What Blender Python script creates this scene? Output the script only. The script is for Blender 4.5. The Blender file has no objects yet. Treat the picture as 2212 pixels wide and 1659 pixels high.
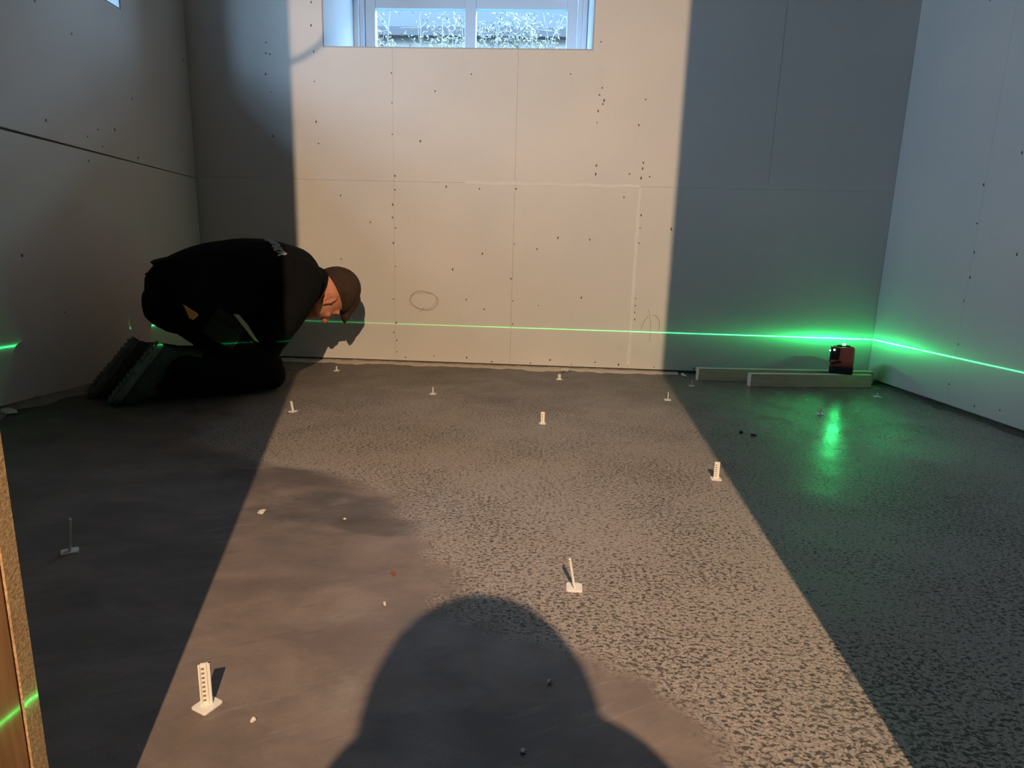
import bpy, bmesh, math, random
from mathutils import Vector, Matrix, noise
from mathutils.bvhtree import BVHTree
random.seed(7)
sc = bpy.context.scene
COL = sc.collection

# ------------------------------------------------------------------ camera
CAM_H = 0.51
cd = bpy.data.cameras.new('camera'); cam = bpy.data.objects.new('camera', cd); COL.objects.link(cam)
cd.sensor_width = 36.0; cd.lens = 1282.25 / 2212 * 36.0
cd.clip_start = 0.01; cd.clip_end = 200
yaw, pit, rol = -0.04697742, 0.19531929, -0.02844037
fw = Vector((math.sin(yaw)*math.cos(pit), math.cos(yaw)*math.cos(pit), -math.sin(pit)))
rt = Vector((math.cos(yaw), -math.sin(yaw), 0)); dn = fw.cross(rt)
r2 = rt*math.cos(rol) + dn*math.sin(rol); d2 = -rt*math.sin(rol) + dn*math.cos(rol)
m = Matrix.Identity(4)
for i in range(3):
    m[i][0] = r2[i]; m[i][1] = -d2[i]; m[i][2] = -fw[i]
m[2][3] = CAM_H
cam.matrix_world = m
sc.camera = cam

# ------------------------------------------------------------------ world, exposure
sc.view_settings.view_transform = 'Standard'; sc.view_settings.look = 'None'
sc.view_settings.exposure = 0.0; sc.view_settings.gamma = 1.0; sc.view_settings.use_curve_mapping = False
w = bpy.data.worlds.new('world'); sc.world = w; w.use_nodes = True
bgn = w.node_tree.nodes['Background']
bgn.inputs[0].default_value = (0.52, 0.72, 1.0, 1); bgn.inputs[1].default_value = 46.0
cy = sc.cycles
cy.use_denoising = True; cy.use_adaptive_sampling = True; cy.adaptive_threshold = .035; cy.adaptive_min_samples = 16
cy.max_bounces = 7; cy.diffuse_bounces = 4; cy.glossy_bounces = 3; cy.transparent_max_bounces = 12
cy.sample_clamp_indirect = 6.0; cy.blur_glossy = 0.5
cy.caustics_reflective = False; cy.caustics_refractive = False

# room limits
XL, XR, YB, YF, YFB = -1.75, 1.64, 3.02, 0.351, 0.233
CEIL = 2.3
def portal(name, loc, rot, sx, sy):
    l = bpy.data.lights.new(name, 'AREA'); l.shape = 'RECTANGLE'; l.size = sx; l.size_y = sy
    l.cycles.is_portal = True
    o = bpy.data.objects.new(name, l); COL.objects.link(o); o.location = loc; o.rotation_euler = rot
    return o
# window portals (they only guide the sampling of the sky through the panes)
WX0, WX1, WZ0, WZ1 = -1.085, 0.192, 1.505, 2.16
LY0, LY1, LZ0, LZ1 = 1.10, 2.566, 1.485, 2.16
portal('portal_back', ((WX0+WX1)/2, YB+0.56, (WZ0+WZ1)/2), (math.radians(-90), 0, 0), WX1-WX0, WZ1-WZ0)
portal('portal_left', (XL-0.56, (LY0+LY1)/2, (LZ0+LZ1)/2), (0, math.radians(-90), 0), LZ1-LZ0, LY1-LY0)

# ------------------------------------------------------------------ materials
def C(*a): return (a[0], a[1], a[2], 1.0)
class NT:
    def __init__(s, name):
        s.m = bpy.data.materials.new(name); s.m.use_nodes = True
        s.t = s.m.node_tree; s.n = s.t.nodes; s.b = s.n['Principled BSDF']; s.out = s.n['Material Output']
    def node(s, typ, **k):
        n = s.n.new(typ)
        for a, b in k.items():
            if a.startswith('in_'):
                key = a[3:]; key = int(key) if key.isdigit() else key
                s.put(n.inputs[key], b)
            else: setattr(n, a, b)
        return n
    def put(s, sock, v):
        if isinstance(v, bpy.types.NodeSocket): s.t.links.new(v, sock)
        else: sock.default_value = v
    def math(s, op, a, b=0.0, clamp=False):
        n = s.n.new('ShaderNodeMath'); n.operation = op; n.use_clamp = clamp
        s.put(n.inputs[0], a); s.put(n.inputs[1], b); return n.outputs[0]
    def mix(s, f, a, b, blend='MIX'):
        n = s.n.new('ShaderNodeMix'); n.data_type = 'RGBA'; n.blend_type = blend
        s.put(n.inputs[0], f); s.put(n.inputs[6], a); s.put(n.inputs[7], b); return n.outputs[2]
    def noise(s, scale, detail=3, rough=.5, vec=None, dist=0.0):
        n = s.n.new('ShaderNodeTexNoise'); n.inputs['Scale'].default_value = scale
        n.inputs['Detail'].default_value = detail; n.inputs['Roughness'].default_value = rough
        n.inputs['Distortion'].default_value = dist
        if vec is not None: s.t.links.new(vec, n.inputs['Vector'])
        return n.outputs[0]
    def ramp(s, f, lo, hi, a=0.0, b=1.0, smooth=True):
        n = s.n.new('ShaderNodeMapRange'); n.interpolation_type = 'SMOOTHSTEP' if smooth else 'LINEAR'
        s.put(n.inputs[0], f); s.put(n.inputs[1], lo); s.put(n.inputs[2], hi); s.put(n.inputs[3], a); s.put(n.inputs[4], b)
        return n.outputs[0]
    def pos(s): return s.n.new('ShaderNodeNewGeometry').outputs['Position']
    def obj(s): return s.n.new('ShaderNodeTexCoord').outputs['Object']
    def scale(s, v, sx, sy, sz):
        n = s.n.new('ShaderNodeVectorMath'); n.operation = 'MULTIPLY'; s.t.links.new(v, n.inputs[0])
        n.inputs[1].default_value = (sx, sy, sz); return n.outputs[0]
    def bump(s, h, strength=.3, dist=.002):
        n = s.n.new('ShaderNodeBump'); n.inputs['Strength'].default_value = strength
        n.inputs['Distance'].default_value = dist; s.t.links.new(h, n.inputs['Height'])
        s.t.links.new(n.outputs[0], s.b.inputs['Normal'])
    def set(s, col=None, rough=.6, spec=.3, metal=0.0):
        if col is not None: s.put(s.b.inputs['Base Color'], col)
        s.put(s.b.inputs['Roughness'], rough); s.put(s.b.inputs['Specular IOR Level'], spec)
        s.put(s.b.inputs['Metallic'], metal); return s

def simple(name, col, rough=.6, spec=.3, var=.12, scale=30, bump=0.0, metal=0.0, vec='obj'):
    t = NT(name); p = t.obj() if vec == 'obj' else t.pos()
    n = t.noise(scale, 4, .6, p)
    lo = C(*[c*(1-var) for c in col]); hi = C(*[min(1, c*(1+var)) for c in col])
    t.set(t.mix(n, lo, hi), rough, spec, metal)
    if bump: t.bump(n, bump)
    return t.m
def emit(name, col, st):
    t = NT(name); t.set(C(*col), .4)
    t.b.inputs['Emission Color'].default_value = C(*col); t.b.inputs['Emission Strength'].default_value = st
    return t.m

def mk_plaster(name, base, warm):
    t = NT(name); p = t.pos()
    big = t.noise(1.3, 4, .55, p); fine = t.noise(160, 2, .5, p); mid = t.noise(11, 5, .6, p)
    c = t.mix(t.ramp(big, .35, .7), C(*base), C(*warm))
    c = t.mix(t.ramp(mid, .58, .75, 0, .10), c, C(.42, .40, .37))
    c = t.mix(t.ramp(fine, .3, .7, 0, .06), c, C(.3, .29, .28))
    t.set(c, .85, .15); t.bump(fine, .12, .001); return t.m
M_BOARD = mk_plaster('plasterboard', (.60, .58, .55), (.66, .62, .57))
M_WALL = simple('wall_backing', (.16, .15, .14), .95, .05, .3, 9, .2, vec='pos')
M_REVEAL = simple('reveal_plaster', (.36, .385, .40), .9, .1, .06, 12, .05, vec='pos')
M_CEIL = simple('bare_ceiling', (.20, .19, .18), .9, .1, .05, 6, 0, vec='pos')
M_FILLER = simple('joint_filler', (.68, .65, .61), .9, .1, .08, 25, .1, vec='pos')
M_MARK = simple('pencil', (.38, .30, .24), .8, .1, .2, 90)
M_SCREW = simple('screw_dark', (.10, .09, .085), .6, .3, .3, 200)
M_PEG = simple('white_plastic', (.80, .78, .74), .45, .4, .04, 60)
M_PEGHOLE = simple('peg_recess', (.25, .21, .17), .7, .2, .1, 60)
M_CHIP = simple('plaster_chip', (.70, .66, .60), .9, .1, .15, 120, .3)
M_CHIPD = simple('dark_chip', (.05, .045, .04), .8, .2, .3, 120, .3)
M_CHIPR = simple('red_chip', (.22, .08, .05), .8, .2, .3, 120, .3)
M_FRAME = simple('window_paint_blue_glare', (.44, .62, .80), .45, .4, .02, 8)  # blue daylight glare on the frames is put into their colour
M_BLACK = simple('black_cotton', (.0065, .0065, .0075), .92, .10, .35, 60, .25)
M_TROUSER = simple('black_canvas', (.0055, .0055, .006), .92, .10, .45, 45, .3)
M_POCKET = simple('charcoal_cordura', (.022, .025, .026), .9, .15, .3, 220, .3)
M_RUBBER = simple('dusty_rubber', (.14, .15, .15), .85, .15, .5, 40, .3)
M_BOOT = simple('dusty_black_leather', (.045, .048, .048), .8, .2, .7, 50, .3)
M_SKIN = None
M_RED = simple('red_housing', (.52, .10, .065), .5, .35, .1, 60)
M_DBLK = simple('black_housing', (.012, .013, .013), .55, .3, .2, 90)
M_GREY = simple('grey_metal', (.35, .35, .36), .4, .5, .06, 40)
M_ORANGE = simple('tan_wood_tip', (.62, .30, .11), .7, .2, .1, 60)
M_BEIGE = simple('beige_strip', (.42, .38, .31), .8, .2, .15, 60)
M_TEXT = simple('printed_light_grey', (.50, .53, .56), .8, .15, .1, 150)

def mk_skin():
    t = NT('skin'); p = t.obj(); n = t.noise(28, 4, .6, p)
    t.set(t.mix(n, C(.52, .195, .118), C(.62, .26, .165)), .55, .35)
    t.b.inputs['Subsurface Weight'].default_value = .08; t.b.inputs['Subsurface Radius'].default_value = (.01, .004, .002)
    return t.m
M_SKIN = mk_skin()
def mk_hair():
    t = NT('hair'); p = t.obj(); n = t.noise(260, 3, .7, t.scale(p, 1, 1, 1)); b = t.noise(9, 2, .5, p)
    c = t.mix(t.ramp(n, .3, .7), C(.016, .008, .005), C(.075, .040, .026))
    c = t.mix(t.ramp(b, .45, .7, 0, .5), c, C(.085, .052, .038))
    t.set(c, .7, .2); t.bump(n, .8, .004); return t.m
M_HAIR = mk_hair()
def mk_wood(name, a, b, sc_=3.0, axis='x'):
    t = NT(name); p = t.obj()
    v = t.scale(p, 4, 40, 40) if axis == 'x' else t.scale(p, 40, 40, 4)
    n = t.noise(sc_, 5, .6, v, .4)
    t.set(t.mix(t.ramp(n, .3, .72), C(*a), C(*b)), .75, .2); t.bump(n, .15, .001); return t.m
M_PINE = mk_wood('planed_pine', (.56, .46, .31), (.70, .60, .43), 3)
M_PINEEND = simple('pine_end', (.80, .74, .62), .85, .1, .1, 90)
M_STUD = mk_wood('stud_wood', (.30, .15, .07), (.42, .23, .11), 3, 'z')
def mk_chipboard():
    t = NT('chipboard'); p = t.pos(); n = t.noise(420, 3, .7, p); n2 = t.noise(60, 3, .6, p)
    c = t.mix(t.ramp(n, .3, .7), C(.33, .20, .10), C(.58, .42, .25)); c = t.mix(t.ramp(n2, .5, .75, 0, .4), c, C(.25, .14, .07))
    t.set(c, .85, .15); t.bump(n, .5, .001); return t.m
M_CHIPB = mk_chipboard()

def mk_floor():
    t = NT('concrete_floor'); p = t.pos()
    sep = t.node('ShaderNodeSeparateXYZ'); t.t.links.new(p, sep.inputs[0]); X, Y = sep.outputs[0], sep.outputs[1]
    # boundary between the trowelled skim (left, near) and the open, pitted screed
    fc = t.node('ShaderNodeFloatCurve'); cv = fc.mapping.curves[0]
    pts = [(0.0, .32), (.50, .22), (.58, .21), (.67, .13), (.73, .03), (.80, -.11), (.90, -.16), (1.1, -.25), (1.3, -.40), (1.42, -.72), (1.6, -1.0), (1.9, -1.05), (2.6, -1.2), (3.3, -1.5)]
    while len(cv.points) < len(pts): cv.points.new(.5, .5)
    for q, (yy, xx) in zip(cv.points, pts): q.location = (yy/3.4, (xx+2)/3.0)
    fc.mapping.update()
    t.t.links.new(t.math('DIVIDE', Y, 3.4), fc.inputs[1])
    bx = t.math('SUBTRACT', t.math('MULTIPLY', fc.outputs[0], 3.0), 2.0)
    wob = t.math('MULTIPLY', t.math('SUBTRACT', t.noise(5, 5, .65, p), .5), .42)
    d = t.math('ADD', t.math('SUBTRACT', X, bx), wob)
    mask = t.ramp(d, -.05, .07)
    # pitted screed
    n1 = t.noise(165, 3, .66, t.scale(p, .8, 1.25, 1), .5); n2 = t.noise(330, 2, .5, p); patch = t.noise(2.6, 4, .6, p)
    thr = t.ramp(patch, .3, .72, .49, .40)
    pit = t.ramp(t.math('SUBTRACT', n1, thr), -.055, .045)            # 0 in a pit
    grain = t.ramp(n2, .25, .75)
    ca = t.mix(grain, C(.215, .185, .165), C(.48, .415, .370))
    ca = t.mix(t.ramp(patch, .35, .75, .0, .30), ca, C(.22, .20, .18))
    rough_c = t.mix(pit, C(.070, .060, .052), ca)
    # trowelled skim: streaks and clouds
    st = t.noise(5.5, 7, .66, t.scale(p, 1.0, 1.8, 1), .35); cl = t.noise(2.6, 6, .62, p, .3); sp = t.noise(140, 2, .5, p)
    cb = t.mix(t.ramp(st, .30, .72), C(.145, .114, .099), C(.240, .188, .163))
    cb = t.mix(t.ramp(cl, .45, .70, 0, .6), cb, C(.105, .092, .085))
    cb = t.mix(t.ramp(st, .66, .80, 0, .55), cb, C(.36, .34, .31))
    cb = t.mix(t.ramp(sp, .62, .75, 0, .35), cb, C(.09, .08, .07))
    rv = t.node('ShaderNodeVectorRotate', rotation_type='Z_AXIS'); t.t.links.new(p, rv.inputs['Vector']); rv.inputs['Angle'].default_value = math.radians(-28)
    scr_ = t.noise(7, 5, .7, t.scale(rv.outputs[0], 1.0, 9.0, 1), .25); scm = t.noise(2.0, 3, .5, p)
    cb = t.mix(t.math('MULTIPLY', t.ramp(scr_, .56, .70), t.ramp(scm, .42, .62, 0, .55)), cb, C(.34, .30, .275))
    cb = t.mix(t.math('MULTIPLY', t.ramp(scr_, .44, .32), t.ramp(scm, .60, .40, 0, .45)), cb, C(.080, .068, .062))
    c = t.mix(mask, cb, rough_c)
    # dark stains trodden into the skim
    for (ax_, ay_, rx_, ry_, st_) in ((-.44, 1.16, .16, .085, .6), (-.30, 1.08, .09, .05, .5), (-.62, 1.33, .16, .07, .45), (-.10, .56, .10, .05, .35)):
        ex = t.math('DIVIDE', t.math('SUBTRACT', X, ax_), rx_); ey = t.math('DIVIDE', t.math('SUBTRACT', Y, ay_), ry_)
        rr = t.math('ADD', t.math('ADD', t.math('MULTIPLY', ex, ex), t.math('MULTIPLY', ey, ey)), t.math('MULTIPLY', t.math('SUBTRACT', st, .5), 3.0))
        c = t.mix(t.ramp(rr, .35, 1.3, st_, 0), c, C(.060, .053, .050))
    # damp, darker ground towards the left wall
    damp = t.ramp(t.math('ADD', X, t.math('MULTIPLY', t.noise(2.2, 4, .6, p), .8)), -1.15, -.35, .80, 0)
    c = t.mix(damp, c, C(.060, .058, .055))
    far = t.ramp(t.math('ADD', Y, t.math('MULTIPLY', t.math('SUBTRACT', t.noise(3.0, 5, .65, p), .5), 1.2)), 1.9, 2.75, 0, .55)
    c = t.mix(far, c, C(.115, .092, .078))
    scuff = t.ramp(t.noise(3.1, 6, .72, t.scale(p, 1, 1.6, 1), 1.0), .55, .80, 0, .45)
    c = t.mix(scuff, c, C(.33, .32, .30))
    wet = t.math('MULTIPLY', t.ramp(X, .35, .95), t.ramp(Y, .9, 1.9))
    rg = t.math('SUBTRACT', t.ramp(t.noise(6, 4, .6, p), .3, .7, .50, .66), t.math('MULTIPLY', wet, .36))
    t.set(c, rg, .4)
    hb = t.math('ADD', t.math('MULTIPLY', t.math('MULTIPLY', pit, mask), 1.0), t.math('MULTIPLY', n2, .25))
    hb = t.math('ADD', hb, t.math('MULTIPLY', st, .6))
    t.bump(hb, .35, .0025)
    return t.m
M_FLOOR = mk_floor()
def mk_glass():
    t = NT('window_glass'); t.n.remove(t.b)
    tr = t.node('ShaderNodeBsdfTransparent'); tr.inputs[0].default_value = (.80, .86, .88, 1)
    gl = t.node('ShaderNodeBsdfGlossy'); gl.inputs['Roughness'].default_value = .02
    mx = t.node('ShaderNodeMixShader'); mx.inputs[0].default_value = .05
    t.t.links.new(tr.outputs[0], mx.inputs[1]); t.t.links.new(gl.outputs[0], mx.inputs[2]); t.t.links.new(mx.outputs[0], t.out.inputs[0])
    return t.m
M_GLASS = mk_glass()

# ------------------------------------------------------------------ mesh helpers
def link(name, me, mat=None, parent=None):
    o = bpy.data.objects.new(name, me); COL.objects.link(o)
    if mat is not None:
        for mm in (mat if isinstance(mat, (list, tuple)) else [mat]): me.materials.append(mm)
    if parent is not None: o.parent = parent
    return o
def fin(bm, name, mat, parent=None, smooth=False):
    me = bpy.data.meshes.new(name); bmesh.ops.recalc_face_normals(bm, faces=bm.faces[:]); bm.to_mesh(me); bm.free()
    if smooth: me.polygons.foreach_set('use_smooth', [True]*len(me.polygons))
    return link(name, me, mat, parent)
def tag(o, label=None, cat=None, group=None, kind=None):
    if label: o['label'] = label
    if cat: o['category'] = cat
    if group: o['group'] = group
    if kind: o['kind'] = kind
    return o
def empty(name, loc=(0, 0, 0), rz=0.0):
    o = bpy.data.objects.new(name, None); COL.objects.link(o); o.location = loc; o.rotation_euler = (0, 0, rz)
    o.empty_display_size = .05; return o
def box(bm, a, b, mi=0, M=None):
    vs = [bm.verts.new((x, y, z)) for x in (a[0], b[0]) for y in (a[1], b[1]) for z in (a[2], b[2])]
    if M is not None:
        for q in vs: q.co = M @ q.co
    for f in ((0,1,3,2), (4,6,7,5), (0,4,5,1), (2,3,7,6), (0,2,6,4), (1,5,7,3)):
        bm.faces.new([vs[i] for i in f]).material_index = mi
    return vs
def bevel(bm, w, seg=2):
    bmesh.ops.bevel(bm, geom=bm.edges[:], offset=w, segments=seg, affect='EDGES', profile=.5)
def prism(bm, poly, fn, t0, t1):
    """poly: 2d outline; fn(a, b, t) -> 3d point"""
    A = [bm.verts.new(fn(a, b, t0)) for a, b in poly]; B = [bm.verts.new(fn(a, b, t1)) for a, b in poly]
    bm.faces.new(A); bm.faces.new(B[::-1]); n = len(poly)
    for i in range(n): bm.faces.new([A[i], B[i], B[(i+1) % n], A[(i+1) % n]])
def tube(bm, pts, rad, seg=8, cap=True, mi=0):
    pts = [Vector(p) for p in pts]; rings = []
    prev = None
    for i, p in enumerate(pts):
        d = (pts[min(i+1, len(pts)-1)] - pts[max(i-1, 0)]).normalized()
        if prev is None:
            n = d.orthogonal().normalized()
        else:
            n = (prev - d*prev.dot(d)).normalized()
        prev = n; b = d.cross(n); r = rad[i] if isinstance(rad, (list, tuple)) else rad
        rings.append([bm.verts.new(p + n*math.cos(2*math.pi*k/seg)*r + b*math.sin(2*math.pi*k/seg)*r) for k in range(seg)])
    for a, b in zip(rings, rings[1:]):
        for k in range(seg):
            bm.faces.new([a[k], a[(k+1) % seg], b[(k+1) % seg], b[k]]).material_index = mi
    if cap:
        bm.faces.new(rings[0][::-1]).material_index = mi; bm.faces.new(rings[-1]).material_index = mi
def cyl(bm, p, q, r0, r1=None, seg=20, mi=0): tube(bm, [p, q], [r0, r0 if r1 is None else r1], seg, True, mi)
def part_box(name, a, b, mat, parent=None, bev=0.0):
    bm = bmesh.new(); box(bm, a, b)
    if bev: bevel(bm, bev)
    return fin(bm, name, mat, parent)

# ------------------------------------------------------------------ the shell
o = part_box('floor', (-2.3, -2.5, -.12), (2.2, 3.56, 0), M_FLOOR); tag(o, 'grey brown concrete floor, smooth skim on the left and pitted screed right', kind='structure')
o = part_box('ceiling', (-2.29, -2.5, CEIL), (2.2, 3.56, CEIL+.12), M_CEIL); tag(o, 'ceiling over the basement rooms', kind='structure')

BT = .013   # board thickness
# back wall: backing with a window hole, boards as parts
bm = bmesh.new()
y0, y1 = YB+BT+.001, YB+.55
for a, b in (((-2.2, y0, 0), (WX0, y1, CEIL)), ((WX1, y0, 0), (2.1, y1, CEIL)), ((WX0, y0, 0), (WX1, y1, WZ0)), ((WX0, y0, WZ1), (WX1, y1, CEIL))): box(bm, a, b)
wall_back = fin(bm, 'wall_back', M_WALL); tag(wall_back, 'plasterboarded back wall under the bright window, warm lamplight across its middle', kind='structure')
def boards_back(poly):
    bm = bmesh.new(); prism(bm, poly, lambda a, b, t: (a, t, b), YB, YB+BT)
    fin(bm, 'plasterboard', M_BOARD, wall_back)
g = .00035; ZS = .905; ZB = .016
for a, b in ((XL+.0002, -.752), (-.752, -.156), (-.156, .447), (.447, XR)):
    boards_back([(a+g, ZB), (b-g, ZB), (b-g, ZS-g), (a+g, ZS-g)])
zt = CEIL-.002
boards_back([(XL+.0002, ZS+g), (-.752-g, ZS+g), (-.752-g, WZ0), (WX0, WZ0), (WX0, zt), (XL+.0002, zt)])
boards_back([(-.752+g, ZS+g), (-.156-g, ZS+g), (-.156-g, WZ0), (-.752+g, WZ0)])
boards_back([(-.156+g, ZS+g), (1.054-g, ZS+g), (1.054-.0012, 1.15), (1.054-.0012, zt), (WX1, zt), (WX1, WZ0), (-.156+g, WZ0)])
boards_back([(1.054+g, ZS+g), (XR, ZS+g), (XR, zt), (1.054+g, zt)])
boards_back([(WX0, WZ1), (WX1, WZ1), (WX1, zt), (WX0, zt)])
# plastered reveals of the back window
bm = bmesh.new()
for a, b in (((WX0-.0, YB+.002, WZ0), (WX0+.006, y1, WZ1)), ((WX1-.006, YB+.002, WZ0), (WX1, y1, WZ1)), ((WX0+.006, YB+.002, WZ0-.0), (WX1-.006, y1, WZ0+.006)), ((WX0+.006, YB+.002, WZ1-.006), (WX1-.006, y1, WZ1))): box(bm, a, b)
fin(bm, 'window_reveal', M_REVEAL, wall_back)
# left wall
bm = bmesh.new()
x0, x1 = XL-.55, XL-BT-.001
for a, b in (((x0, -2.4, 0), (x1, LY0, CEIL)), ((x0, LY1, 0), (x1, YB+BT, CEIL)), ((x0, LY0, 0), (x1, LY1, LZ0)), ((x0, LY0, LZ1), (x1, LY1, CEIL))): box(bm, a, b)
wall_left = fin(bm, 'wall_left', M_WALL); tag(wall_left, 'dim plasterboarded left wall with an open horizontal seam behind the kneeling man', kind='structure')
def boards_left(poly):
    bm = bmesh.new(); prism(bm, poly, lambda a, b, t: (t, a, b), XL-BT, XL)
    fin(bm, 'plasterboard', M_BOARD, wall_left)
ze = YB-.001
boards_left([(YF+.001, .02), (ze, .014), (ze, .897), (2.2, .8955), (1.7, .893), (YF+.001, .890)])
boards_left([(YF+.001, .906), (1.7, .9045), (2.2, .903), (ze, .900), (ze, zt), (LY1, zt), (LY1, LZ0), (LY0, LZ0), (LY0, zt), (YF+.001, zt)])
boards_left([(LY0, LZ1), (LY1, LZ1), (LY1, zt), (LY0, zt)])
bm = bmesh.new()
for a, b in (((x0, LY0, LZ0), (XL-.002, LY0+.006, LZ1)), ((x0, LY1-.006, LZ0), (XL-.002, LY1, LZ1)), ((x0, LY0+.006, LZ0), (XL-.002, LY1-.006, LZ0+.006)), ((x0, LY0+.006, LZ1-.006), (XL-.002, LY1-.006, LZ1))): box(bm, a, b)
fin(bm, 'window_reveal', M_REVEAL, wall_left)
# right wall
bm = bmesh.new(); box(bm, (XR+BT+.001, -2.4, 0), (XR+.30, YB+BT, CEIL))
wall_right = fin(bm, 'wall_right', M_WALL); tag(wall_right, 'bluish grey plasterboarded right wall crossed by the green laser line', kind='structure')
def boards_right(poly):
    bm = bmesh.new(); prism(bm, poly, lambda a, b, t: (t, a, b), XR, XR+BT)
    fin(bm, 'plasterboard', M_BOARD, wall_right)
boards_right([(2.418+g, .016), (YB-.001, .016), (YB-.001, zt), (2.418+g, zt)])
boards_right([(1.218+g, .012), (2.418-g, .016), (2.418-g, zt), (1.218+g, zt)])
boards_right([(YF+.001, .016), (1.218-g, .012), (1.218-g, zt), (YF+.001, zt)])
# front partition with the door opening (the camera looks through it)
JX0, JX1, HEAD = -.345, .3926, 1.95
wall_front = empty('wall_front', (0, YFB, 0)); tag(wall_front, 'timber framed partition whose chipboard edge and stud show at the left edge', kind='structure')
def fpart(name, a, b, mat, bev=0):
    o = part_box(name, a, b, mat, None, bev); o.parent = wall_front; o.matrix_parent_inverse = Matrix.Translation((0, -YFB, 0)); return o
bw = .0115
fpart('chipboard_panel', (XL-BT, YF-bw, .0), (JX0, YF, CEIL), M_CHIPB)
fpart('chipboard_panel', (JX1, YF-bw, .0), (XR+BT, YF, CEIL), M_CHIPB)
fpart('chipboard_panel', (JX0, YF-bw, HEAD), (JX1, YF, CEIL), M_CHIPB)
for xa, xb in ((JX0-.045, JX0-.0012), (-.98, -.935), (-1.58, -1.535), (JX1+.0012, JX1+.045), (1.0, 1.045)):
    fpart('stud', (xa, YFB+.013, .045), (xb, YF-bw-.0005, CEIL), M_STUD, .0015)
fpart('bottom_plate', (XL-BT, YFB+.013, 0), (JX0-.0012, YF-bw-.0005, .045), M_STUD)
fpart('bottom_plate', (JX1+.0012, YFB+.013, 0), (XR+BT, YF-bw-.0005, .045), M_STUD)
fpart('header', (JX0, YFB+.013, HEAD), (JX1, YF-bw-.0005, HEAD+.045), M_STUD)
fpart('plasterboard', (XL-BT, YFB, 0), (JX0-.002, YFB+.0125, CEIL), M_BOARD)
fpart('plasterboard', (JX1+.002, YFB, 0), (XR+BT, YFB+.0125, CEIL), M_BOARD)
fpart('plasterboard', (JX0-.002, YFB, HEAD), (JX1+.002, YFB+.0125, CEIL), M_BOARD)
# far end of the second room, behind the camera
o = part_box('wall_rear', (-2.2, -2.52, 0), (2.1, -2.4, CEIL), M_CEIL); tag(o, 'end wall of the adjoining room behind the camera', kind='structure')

# joint filler and marks on the back wall
def strip_back(name, pts, halfw, mat, dep=.0012):
    bm = bmesh.new(); L = []; R = []
    for i, (x, z) in enumerate(pts):
        p = Vector(pts[max(i-1, 0)]); q = Vector(pts[min(i+1, len(pts)-1)]); d = (q-p).normalized(); nrm = Vector((-d.y, d.x))
        h = halfw*(.75+.5*noise.noise(Vector((x*9, z*9, 1.3)))+.25)
        L.append((x+nrm.x*h, z+nrm.y*h)); R.append((x-nrm.x*h, z-nrm.y*h))
    poly = L + R[::-1]
    A = [bm.verts.new((a, YB-dep, b)) for a, b in poly]; B = [bm.verts.new((a, YB+.0005, b)) for a, b in poly]
    n = len(pts); N = 2*n
    for i in range(n-1):
        bm.faces.new([A[i], A[i+1], A[N-2-i], A[N-1-i]])
    for i in range(N): bm.faces.new([A[i], B[i], B[(i+1) % N], A[(i+1) % N]])
    return fin(bm, name, mat, wall_back)
strip_back('joint_filler', [(-.40+k*.05, .906+.003*math.sin(k*1.7)) for k in range(18)], .007, M_FILLER, .0006)
strip_back('joint_filler', [(.449+.0015*math.sin(k*2.1), .90-k*.048) for k in range(19)], .007, M_FILLER, .0006)
strip_back('plaster_scrape', [(1.135, .083), (1.15, .085), (1.165, .084), (1.18, .086)], .0022, M_FILLER, .0008)
def mark_back(pts, r=.0016):
    bm = bmesh.new(); tube(bm, [(x, YB-.0002, z) for x, z in pts], r, 5)
    return fin(bm, 'pencil_mark', M_MARK, wall_back)
mark_back([(-.603+.072*math.cos(a)+.004*math.sin(3*a), .327+.048*math.sin(a)-.10*(.072*math.cos(a))) for a in [k*.2 for k in range(35)]])
mark_back([(-.600+.066*math.cos(a)-.004, .329+.042*math.sin(a)+.004*math.cos(2*a)) for a in [1.0+k*.2 for k in range(29)]], .0012)
mark_back([(-.60, .295), (-.612, .28), (-.625, .268)], .0013)
mark_back([(.500, .216), (.508, .245), (.520, .268), (.532, .282)], .0013)
mark_back([(.532, .318), (.540, .29), (.546, .25), (.549, .20), (.548, .16)], .0011)
mark_back([(.556, .292), (.572, .287), (.586, .27), (.592, .245), (.590, .215)], .0015)
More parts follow.
